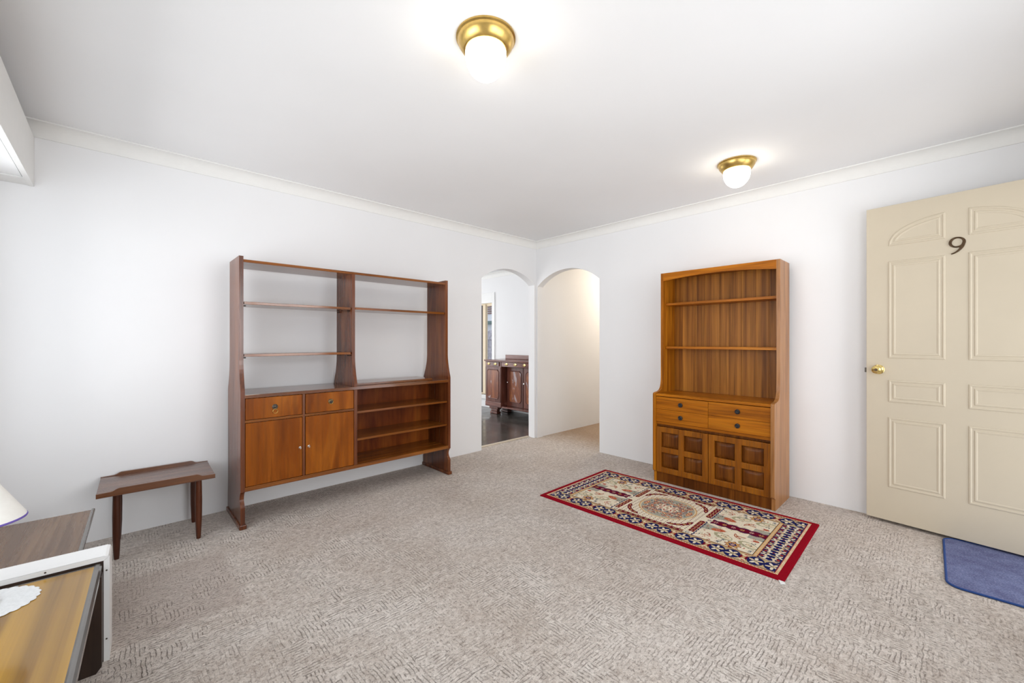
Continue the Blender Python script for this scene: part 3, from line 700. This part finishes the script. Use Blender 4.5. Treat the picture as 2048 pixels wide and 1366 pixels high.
dz = 0.3676
dm = MB(); n = 96; ring = []
for i in range(n):
    a = 2 * PI * i / n; r = 0.101 + 0.006 * abs(math.sin(a * 12)) ; ring.append((r * math.cos(a), r * math.sin(a)))
vs_ = [(x, y, 0.0) for x, y in ring] + [(x * 0.985, y * 0.985, 0.0022) for x, y in ring] + [(x * 0.6, y * 0.6, 0.0026) for x, y in ring] + [(0, 0, 0.0026)]
fs_ = [tuple(range(n))[::-1]]
for j in range(2):
    for i in range(n): fs_.append((j * n + i, j * n + (i + 1) % n, (j + 1) * n + (i + 1) % n, (j + 1) * n + i))
fs_ += [(2 * n + i, 2 * n + (i + 1) % n, 3 * n) for i in range(n)]
dm.add(vs_, fs_)
tag(dm.build('doily', 'lace', None, loc=(4.004, 1.448, dz)), 'white scalloped lace doily under the lamp on the glossy table', 'doily')

L = thing('table_lamp', 'white table lamp with flared shade and purple rim on the glossy low table', 'lamp', (4.035, 1.44, dz + 0.0028))
MB().lathe([(0.05, 0.0), (0.052, 0.008), (0.03, 0.02), (0.018, 0.04), (0.028, 0.08), (0.030, 0.12), (0.016, 0.17), (0.010, 0.20), (0.010, 0.26), (0.0, 0.262)], (0, 0, 0), 24).build('base', 'white_gloss', L, True)
sh = []
z_r = 0.258
prof = [(0.104, z_r), (0.106, z_r + 0.004)] + [(0.106 - 0.062 * t, z_r + 0.004 + 0.115 * t) for t in (0.25, 0.5, 0.75, 1.0)]
pin = [(r - 0.0015, h) for r, h in prof[::-1]]
o_ = MB(); allp = prof + pin + [prof[0]]
n = 48
vs_ = [(r * math.cos(2 * PI * i / n), r * math.sin(2 * PI * i / n), h) for r, h in allp[:-1] for i in range(n)]; m_ = len(allp) - 1
fs_ = [(j * n + i, j * n + (i + 1) % n, ((j + 1) % m_) * n + (i + 1) % n, ((j + 1) % m_) * n + i) for j in range(m_) for i in range(n)]
o_.add(vs_, fs_).build('lampshade', 'shade', L, True)
MB().tube([(0.1050 * math.cos(2 * PI * i / 48), 0.1050 * math.sin(2 * PI * i / 48), z_r) for i in range(48)], 0.0035, 8, True).build('rim_trim', 'purple_trim', L, True)
sp = MB()
for i in range(3):
    a = 2 * PI * i / 3 + 0.4; sp.tube([(0, 0, 0.258), (0.055 * math.cos(a), 0.055 * math.sin(a), z_r + 0.094)], 0.0015, 6)
sp.build('shade_carrier', 'brass', L)

# ------------------------------------------------------------------ pelmet box over the side window
Pm = thing('pelmet', 'white boxed curtain pelmet high on the left near the ceiling', 'pelmet', (4.053, 0.0, 2.035))
MB().box(0.0, 0.024, 0.0015, 3.1, 0.0, 0.270, 0.001).build('fascia', 'pelmet', Pm)
MB().box(0.024, 0.214, 0.0015, 3.1, 0.254, 0.270).build('lid', 'pelmet', Pm)
MB().box(0.030, 0.214, 0.14, 3.1, 0.010, 0.022).build('soffit_panel', 'white_gloss', Pm)
MB().box(0.0242, 0.214, 0.0015, 0.138, 0.003, 0.022).build('end_block', 'pelmet', Pm)
MB().box(0.0242, 0.0298, 0.14, 3.1, 0.016, 0.022).build('track_slot', 'dark_gap', Pm)  # dark filler strip painting the shade inside the slot

# ------------------------------------------------------------------ brass ceiling lights
CL = thing('ceiling_light', 'brass ceiling light with lit opal glass in the middle of the ceiling, nearest', 'ceiling light', (2.657, 2.211, H), 0, 'brass ceiling lights')
can = MB().lathe([(0.118, 0.0), (0.118, -0.006), (0.112, -0.010), (0.112, -0.014), (0.108, -0.026), (0.098, -0.042), (0.088, -0.052), (0.084, -0.054), (0.0, -0.054)], (0, 0, 0), 48)
can.build('canopy', 'brass', CL, True)
gp = [(0.080, -0.050)] + [(0.0815 * math.cos(t), -0.072 - 0.093 * math.sin(t)) for t in [PI / 2 * i / 12 for i in range(13)]]
gp[-1] = (0.0, gp[-1][1])
MB().lathe(gp, (0, 0, 0), 48).build('glass_globe', 'globe', CL, True)
c2 = copy_tree(CL); c2.location = (0.690, 2.497, H); c2['label'] = 'brass ceiling light with lit opal glass above the teak dresser'

# ------------------------------------------------------------------ persian style rug
def paint_rug(nu, nv):
    u = (np.arange(nu) + 0.5) / nu * 1.6 - 0.8; v = (np.arange(nv) + 0.5) / nv * 0.9 - 0.45
    Ug, Vg = np.meshgrid(u, v, indexing='ij'); a = np.abs(Ug); b = np.abs(Vg)
    C = {n: np.array(srgb(*c)) for n, c in dict(red=(150, 12, 32), maroon=(112, 16, 42), navy=(30, 34, 88), cream=(228, 208, 172), tan=(196, 172, 128), gold=(208, 158, 98), sage=(178, 172, 138),
         orange=(196, 104, 70), blue=(170, 168, 154), black=(40, 32, 44), ivory=(238, 226, 202), rust=(166, 58, 42), pink=(208, 166, 156), slate=(104, 112, 122)).items()}
    img = np.zeros((nu, nv, 3)); img[:] = C['red']
    reg = np.ones((nu, nv), bool)
    def put(mask, c): img[mask & reg] = C[c]
    def ell(cx, cy, rx, ry, rot=0.0, X=a, Y=b):
        c, s = math.cos(rot), math.sin(rot); x = (X - cx) * c + (Y - cy) * s; y = -(X - cx) * s + (Y - cy) * c
        return (x / rx) ** 2 + (y / ry) ** 2 < 1
    def ring(cx, cy, r0, r1, a0=-4, a1=4, X=a, Y=b):
        x, y = X - cx, Y - cy; d = np.hypot(x, y); t = np.arctan2(y, x); return (d > r0) & (d < r1) & (t > a0) & (t < a1)
    def flower(cx, cy, R, k, n, amp, ph=0.0, X=a, Y=b):
        x, y = X - cx, Y - cy; d = np.hypot(x, y); t = np.arctan2(y, x); return d < R * (k + amp * np.cos(n * t + ph))
    # plain red edge, gold dotted stripe, navy line
    put((a < 0.765) & (b < 0.413), 'gold'); put(((np.floor((Ug - Vg) / 0.008).astype(int)) % 2 == 0) & (a < 0.762) & (b < 0.411), 'ivory')
    put((a < 0.750) & (b < 0.402), 'rust'); put((a < 0.746) & (b < 0.399), 'navy')
    # long borders: tan ground, pairs of navy rosettes with cream leaves, rust and cream buds between
    put((a < 0.744) & (b < 0.395) & (b > 0.292), 'tan')
    rs = np.random.RandomState(5)
    reg = (b < 0.397) & (b > 0.290) & (a < 0.744)
    for i in range(-4, 4):
        cx = (i + 0.5) * 0.196
        for off in (-0.040, 0.040):
            put(ell(cx + off, 0.345, 0.041, 0.050, 0, X=Ug), 'navy')
            for k in range(5):
                t = k * 2 * PI / 5 + (0.3 if off > 0 else 0.9)
                put(ell(cx + off + 0.019 * math.cos(t), 0.345 + 0.023 * math.sin(t), 0.016, 0.0075, t, X=Ug), 'ivory' if k % 2 else 'cream')
            put(ell(cx + off, 0.345, 0.006, 0.006, X=Ug), 'tan'); put(ring(cx + off, 0.345, 0.006, 0.0085, X=Ug), 'black')
        mx = cx + 0.098
        put(np.abs(np.abs(Ug - mx) - 0.014) + 0.12 * np.abs(b - 0.345) < 0.006, 'maroon')
        for sg in (-1, 1):
            put(ell(mx, 0.345 + sg * 0.030, 0.017, 0.014, X=Ug), 'cream'); put(ell(mx + 0.004, 0.345 + sg * 0.036, 0.008, 0.006, X=Ug), 'rust')
        put(ell(mx, 0.345, 0.010, 0.010, X=Ug), 'orange'); put(ell(mx, 0.345, 0.004, 0.004, X=Ug), 'cream')
    # end borders: navy ground crowded with cream leaves and rust buds
    reg = (a < 0.746) & (a > 0.637) & (b < 0.290); put(reg, 'navy')
    for i in range(-4, 5):
        cy = i * 0.072
        for off in (-0.028, 0.028):
            for k in range(5):
                t = k * 2 * PI / 5 + (0.5 if off > 0 else 2.6)
                put(ell(0.6915 + off + 0.015 * math.cos(t), cy + 0.016 * math.sin(t), 0.014, 0.0062, t, Y=Vg), ('ivory', 'cream', 'tan')[(i + k) % 3])
            put(ell(0.6915 + off, cy, 0.006, 0.006, Y=Vg), ('pink', 'navy')[i % 2])
        for sg in (-1, 1):
            put(ell(0.6915 + sg * 0.036, cy + 0.036, 0.012, 0.0085, Y=Vg), 'rust'); put(ell(0.6915 + sg * 0.018, cy + 0.036, 0.014, 0.007, Y=Vg), 'ivory')
        put(np.abs(a - 0.6915) + np.abs(Vg - cy - 0.036) < 0.006, 'rust')
    # inner stripe and field
    reg = np.ones_like(reg)
    put((a < 0.640) & (b < 0.292), 'maroon'); put((a < 0.636) & (b < 0.289), 'gold'); put((np.floor(Vg / 0.007).astype(int) % 2 == 0) & (a < 0.634) & (a > 0.620) & (b < 0.288), 'cream')
    put((a < 0.617) & (b < 0.288), 'black'); reg = (a < 0.613) & (b < 0.285); put(reg, 'ivory')
    fld = reg
    # corner fields
    reg = fld & (a > 0.28)
    put((a < 0.40) & (np.abs(b - 0.10) < 0.045 - 0.25 * (a - 0.30)), 'blue'); put((a > 0.53) & (b < 0.085), 'blue')
    for n in range(90):
        cx, cy, r = rs.uniform(0.29, 0.61), rs.uniform(0.045, 0.28), rs.uniform(0.006, 0.013)
        put(ring(cx, cy, r * 0.6, r, rs.uniform(-3, 0), rs.uniform(0.6, 3.2)), ('sage', 'rust', 'sage', 'slate', 'tan', 'orange', 'black', 'sage', 'pink')[n % 9])
    for cx, cy in ((0.425, 0.170), (0.565, 0.185)):
        put(ell(cx, cy, 0.058, 0.034, 0.35), 'sage'); put(ell(cx + 0.006, cy - 0.002, 0.044, 0.023, 0.35), 'ivory'); put(ell(cx + 0.012, cy, 0.030, 0.013, 0.35), 'cream')
        put(ring(cx + 0.006, cy, 0.009, 0.013, -2.6, 1.4), 'black'); put(ring(cx - 0.018, cy + 0.002, 0.006, 0.009, -1, 3), 'black')
    put(ell(0.375, 0.105, 0.040, 0.022, -0.35), 'orange'); put(ring(0.375, 0.105, 0.008, 0.011), 'pink'); put(ell(0.39, 0.10, 0.012, 0.004, 0.5), 'rust')
    for cx, cy, rt in ((0.49, 0.125, 0.6), (0.505, 0.105, -0.2), (0.475, 0.105, 1.2)):
        put(ell(cx, cy, 0.026, 0.0085, rt), 'rust'); put(ell(cx, cy, 0.017, 0.004, rt), 'cream')
    put(flower(0.500, 0.240, 0.046, 0.86, 8, 0.14), 'maroon'); put(flower(0.500, 0.240, 0.039, 0.86, 8, 0.14), 'gold'); put(flower(0.500, 0.240, 0.024, 0.86, 6, 0.14), 'navy'); put(flower(0.500, 0.240, 0.014, 0.7, 6, 0.3), 'pink')
    put(ell(0.585, 0.105, 0.017, 0.012), 'rust'); put(ell(0.585, 0.105, 0.009, 0.006), 'orange')
    put(ring(0.345, 0.205, 0.013, 0.018, -2.2, 2.6), 'rust'); put(ring(0.335, 0.245, 0.010, 0.014, -3, 1.5), 'orange'); put(flower(0.425, 0.262, 0.015, 0.6, 5, 0.4), 'slate'); put(flower(0.595, 0.255, 0.016, 0.6, 5, 0.4), 'slate'); put(flower(0.44, 0.215, 0.014, 0.6, 6, 0.4), 'slate')
    # spine
    wv = np.abs(np.sin(a * 48))
    reg = fld & (a > 0.30); put(b < 0.030 + 0.012 * wv, 'gold'); put(b < 0.026 + 0.012 * wv, 'navy'); put(b < 0.018 + 0.010 * wv, 'maroon')
    for i in range(6):
        cx = 0.325 + i * 0.052; put(flower(cx, 0, 0.015, 0.65, 6, 0.35), 'gold' if i % 2 else 'pink'); put(ell(cx, 0, 0.005, 0.005), 'maroon')
    # medallion
    reg = fld & (a < 0.283); put(reg, 'ivory')
    reg = fld & (a < 0.30)
    put((np.abs(a - 0.287 + 0.016 * np.abs(((b / 0.034) % 1) - 0.5)) < 0.0045) & (b > 0.03), 'navy')
    put((a > 0.240) & (a < 0.279) & (b > 0.030 + 0.5 * np.abs(a - 0.26)) & (b < 0.245), 'cream')
    bar = (a > 0.244) & (a < 0.275) & (b > 0.036 + 0.6 * np.abs(a - 0.26)) & (b < 0.240); put(bar, 'maroon')
    for i in range(4):
        cy = 0.070 + i * 0.046
        put(bar & flower(0.2595, cy, 0.017, 0.6, 4, 0.4, 0.8), 'gold'); put(bar & flower(0.2595, cy, 0.009, 0.6, 4, 0.4, 0.8), 'maroon'); put(bar & ell(0.2595, cy + 0.023, 0.004, 0.006), 'pink')
    lb = (b > 0.252) & (b < 0.283) & (a < 0.225); put((b > 0.249) & (a < 0.23), 'cream'); put(lb, 'maroon')
    for i in range(6):
        cx = 0.02 + i * 0.038; put(lb & flower(cx, 0.268, 0.014, 0.65, 5, 0.35), 'tan'); put(lb & ell(cx, 0.268, 0.004, 0.004), 'maroon')
    put(flower(0.25, 0.266, 0.017, 0.7, 6, 0.3), 'slate'); put(flower(0.25, 0.266, 0.008, 0.7, 6, 0.3), 'ivory')
    med = (a < 0.238) & (b < 0.248); reg = fld & med
    put((np.hypot((a % 0.026) - 0.013, ((b + 0.011 * (np.floor(a / 0.026) % 2)) % 0.022) - 0.011) < 0.0045), 'maroon')
    for cx, cy, rt in ((0.165, 0.205, -0.6), (0.195, 0.175, -0.9), (0.130, 0.222, -0.3), (0.212, 0.135, -1.3)):
        put(ell(cx, cy, 0.030, 0.014, rt), 'maroon'); put(ell(cx, cy, 0.013, 0.005, rt), 'gold')
    e = (a / 0.192) ** 2 + (b / 0.190) ** 2
    put(e < 1.0, 'gold'); put(e < 0.93, 'cream'); put(e < 0.84, 'blue')
    reg = fld & (e < 0.84)
    for n in range(110):
        t = rs.uniform(0, PI / 2); rr = rs.uniform(0.30, 0.92); cx, cy, r = 0.176 * rr * math.cos(t), 0.174 * rr * math.sin(t), rs.uniform(0.007, 0.014)
        put(ring(cx, cy, r * 0.62, r, rs.uniform(-3, 0), rs.uniform(0.6, 3.2)), ('rust', 'black', 'cream', 'orange', 'gold', 'slate', 'ivory', 'rust')[n % 8])
    for cx, cy, rt in ((0.125, 0.075, 0.9), (0.060, 0.135, 0.2), (0.150, 0.015, 1.2), (0.02, 0.095, 0.4), (0.095, 0.03, 2.0)):
        put(ell(cx, cy, 0.020, 0.009, rt), 'orange'); put(ell(cx, cy, 0.010, 0.004, rt), 'cream'); put(ell(cx + 0.01, cy + 0.01, 0.006, 0.006), 'gold')
    put(ring(0.118, 0.112, 0.020, 0.024, -3.2, 1.6), 'black'); put(ring(0.118, 0.112, 0.010, 0.014, -3.2, 1.6), 'rust'); put(ring(0.045, 0.060, 0.014, 0.017, -1.5, 3.1), 'slate')
    t = np.arctan2(b, a)
    put(np.hypot(a / 0.066, b / 0.060) < 1 + 0.20 * np.cos(8 * t), 'ivory'); put(np.hypot(a / 0.050, b / 0.045) < 1 + 0.24 * np.cos(8 * t), 'rust')
    put(np.hypot(a / 0.039, b / 0.034) < 1 + 0.25 * np.cos(8 * t), 'ivory'); put(a / 0.016 + b / 0.014 < 1, 'sage'); put(a / 0.007 + b / 0.007 < 1, 'rust')
    reg = fld
    put(flower(0.285, 0, 0.024, 0.75, 8, 0.2), 'ivory'); put(flower(0.285, 0, 0.015, 0.75, 8, 0.2), 'slate'); put(flower(0.285, 0, 0.007, 0.8, 6, 0.2), 'pink')
    rn = np.random.RandomState(11).uniform(0.84, 1.08, (nu, nv, 1)); return np.clip(img * rn, 0, 1)
RG = thing('rug', 'red bordered oriental rug with navy and cream medallion pattern on the carpet', 'rug', (0.918, 2.120, 0), math.radians(0.9))
nu, nv = 480, 270
img = paint_rug(nu, nv)
us = np.linspace(-0.8, 0.8, nu + 1); vs2 = np.linspace(-0.45, 0.45, nv + 1)
gu, gv = np.meshgrid(us, vs2, indexing='ij')
rim = np.minimum(0.8 - np.abs(gu), 0.45 - np.abs(gv))
zt = 0.0085 * np.clip(rim / 0.006, 0, 1) ** 0.5 + 0.0005
# world X = across (v, positive away from the dresser), world Y = along (u)
verts = np.stack([gv.ravel(), gu.ravel(), zt.ravel()], 1)
idx = np.arange((nu + 1) * (nv + 1)).reshape(nu + 1, nv + 1)
quads = np.stack([idx[:-1, :-1].ravel(), idx[:-1, 1:].ravel(), idx[1:, 1:].ravel(), idx[1:, :-1].ravel()], 1)
me = bpy.data.meshes.new('rug_pile'); me.from_pydata(verts.tolist(), [], quads.tolist())
at = me.attributes.new('weave', 'FLOAT_COLOR', 'FACE')
at.data.foreach_set('color', np.concatenate([img.reshape(-1, 3), np.ones((nu * nv, 1))], 1).astype(np.float32).ravel())
me.materials.append(M['rug']); me.update()
ro = bpy.data.objects.new('rug_pile', me); COL.objects.link(ro); ro.parent = RG
tg = MB(); tg.add([(0.448, 0.775, 0.004), (0.448, 0.800, 0.004), (0.476, 0.812, 0.008), (0.482, 0.792, 0.003), (0.448, 0.775, 0.002), (0.448, 0.800, 0.002), (0.476, 0.812, 0.006), (0.482, 0.792, 0.001)],
       [(0, 3, 2, 1), (4, 5, 6, 7), (0, 1, 5, 4), (1, 2, 6, 5), (2, 3, 7, 6), (3, 0, 4, 7)])
tag(tg.build('care_tag', 'tag', RG), 'small white care tag at the corner')

# ------------------------------------------------------------------ blue door mat
MT = thing('door_mat', 'blue door mat with darker blue edging under the open front door', 'door mat', (0.465, 3.74, 0), math.radians(1.2))
def rrect(hx, hy, r, n=8):
    p = []
    for cx, cy, a0 in ((hx - r, hy - r, 0), (-hx + r, hy - r, PI / 2), (-hx + r, -hy + r, PI), (hx - r, -hy + r, 3 * PI / 2)):
        p += [(cx + r * math.cos(a0 + PI / 2 * i / n), cy + r * math.sin(a0 + PI / 2 * i / n)) for i in range(n + 1)]
    return p
MB().prism(rrect(0.345, 0.270, 0.055), 2, 0.0005, 0.008).build('mat_pile', 'mat', MT)
MB().tube([(x, y, 0.0058) for x, y in rrect(0.347, 0.272, 0.056)], 0.0052, 8, True).build('edging', 'mat_edge', MT, True)

# ------------------------------------------------------------------ dark sideboard in the dining room
Q = thing('sideboard', 'dark mahogany pedestal sideboard with brass handles seen through the left archway', 'sideboard', (-0.90, -1.07, 0))
QX, QY = -0.90, -1.07
def qb(nm, mat, x0, x1, y0, y1, z0, z1, bev=0.003, parent=None):
    return MB().box(x0 - QX, x1 - QX, y0 - QY, y1 - QY, z0, z1, bev).build(nm, mat, parent or Q)
qb('top', 'dark_mahog_y', -1.09, -0.700, -1.845, -0.295, 0.856, 0.882, 0.006)
qb('backsplash', 'dark_mahog_y', -1.09, -1.068, -1.72, -0.42, 0.882, 0.955, 0.006)
def octpanel(y0, y1, z0, z1, c, x0, x1):
    pts = [(y0, z0 + c), (y0 + c, z0), (y1 - c, z0), (y1, z0 + c), (y1, z1 - c), (y1 - c, z1), (y0 + c, z1), (y0, z1 - c)]
    return [(a - QY, b) for a, b in pts]
def handle(d, yy, zz, xx):
    hb = MB().lathe([(0.020, 0.0), (0.020, 0.002), (0.010, 0.005), (0.0, 0.006)], (xx - QX, yy - QY, zz), 10, 0)
    hb.tube([(xx - QX + 0.006, yy - QY + 0.028 * math.cos(t), zz + 0.006 + 0.022 * math.sin(t)) for t in [PI + PI * i / 10 for i in range(11)]], 0.0042, 6)
    hb.build('handle', 'bright_brass', d, True)
for y0, y1 in ((-1.835, -1.455), (-0.685, -0.305)):
    qb('pedestal', 'dark_mahog', -1.08, -0.735, y0, y1, 0.115, 0.856)
    qb('plinth', 'dark_mahog_y', -1.08, -0.722, y0 - 0.004, y1 + 0.004, 0.115, 0.195, 0.006)
    d = qb('drawer', 'dark_mahog_y', -0.80, -0.722, y0 + 0.012, y1 - 0.045, 0.782, 0.846)
    for f_ in (0.25, 0.75): handle(d, y0 + 0.012 + (y1 - y0 - 0.057) * f_, 0.815, -0.722)
    d = qb('door', 'dark_mahog', -0.75, -0.724, y0 + 0.006, y1 - 0.006, 0.198, 0.765)
    MB().prism(octpanel(y0 + 0.055, y1 - 0.055, 0.255, 0.715, 0.028, 0, 0), 0, -0.724 - QX, -0.719 - QX).build('panel', 'bleached', d)
    mo = [(p[0], p[1]) for p in octpanel(y0 + 0.050, y1 - 0.050, 0.250, 0.720, 0.028, 0, 0)]
    MB().tube([(-0.721 - QX, p[0], p[1]) for p in mo], 0.0065, 6, True).build('moulding', 'dark_mahog', d)
    yc = (y0 + y1) / 2
    for fx in (-0.79, -1.03):
        MB().box(fx - 0.035 - QX, fx + 0.055 - QX, yc - 0.105 - QY, yc + 0.105 - QY, 0.075, 0.115, 0.008).box(fx - 0.025 - QX, fx + 0.045 - QX, yc - 0.075 - QY, yc + 0.075 - QY, 0.035, 0.075, 0.008).box(fx - 0.035 - QX, fx + 0.055 - QX, yc - 0.085 - QY, yc + 0.085 - QY, 0.0, 0.035, 0.006).build('foot', 'dark_mahog', Q)
qb('centre_cabinet', 'dark_mahog', -1.08, -0.865, -1.455, -0.685, 0.115, 0.780)
qb('apron', 'dark_mahog_y', -1.08, -0.740, -1.455, -0.685, 0.776, 0.856)
d = qb('drawer', 'dark_mahog_y', -0.80, -0.728, -1.44, -0.70, 0.790, 0.848)
for yy in (-1.32, -1.12, -0.92): handle(d, yy, 0.82, -0.728)
qb('lower_shelf', 'dark_mahog_y', -0.865, -0.735, -1.455, -0.685, 0.115, 0.135)
for y0, y1 in ((-1.44, -1.075), (-1.065, -0.70)):
    d = qb('door', 'dark_mahog', -0.87, -0.848, y0, y1, 0.14, 0.765)
    MB().prism(octpanel(y0 + 0.06, y1 - 0.045, 0.215, 0.70, 0.03, 0, 0), 0, -0.848 - QX, -0.843 - QX).build('panel', 'bleached', d)
    MB().tube([(-0.845 - QX, p[0], p[1]) for p in octpanel(y0 + 0.055, y1 - 0.04, 0.21, 0.705, 0.03, 0, 0)], 0.0065, 6, True).build('moulding', 'dark_mahog', d)
    MB().lathe([(0.006, 0.0), (0.006, 0.012), (0.013, 0.018), (0.0, 0.024)], (-0.848 - QX, y0 + 0.022 - QY, 0.52), 12, 0).build('knob', 'steel', d, True)
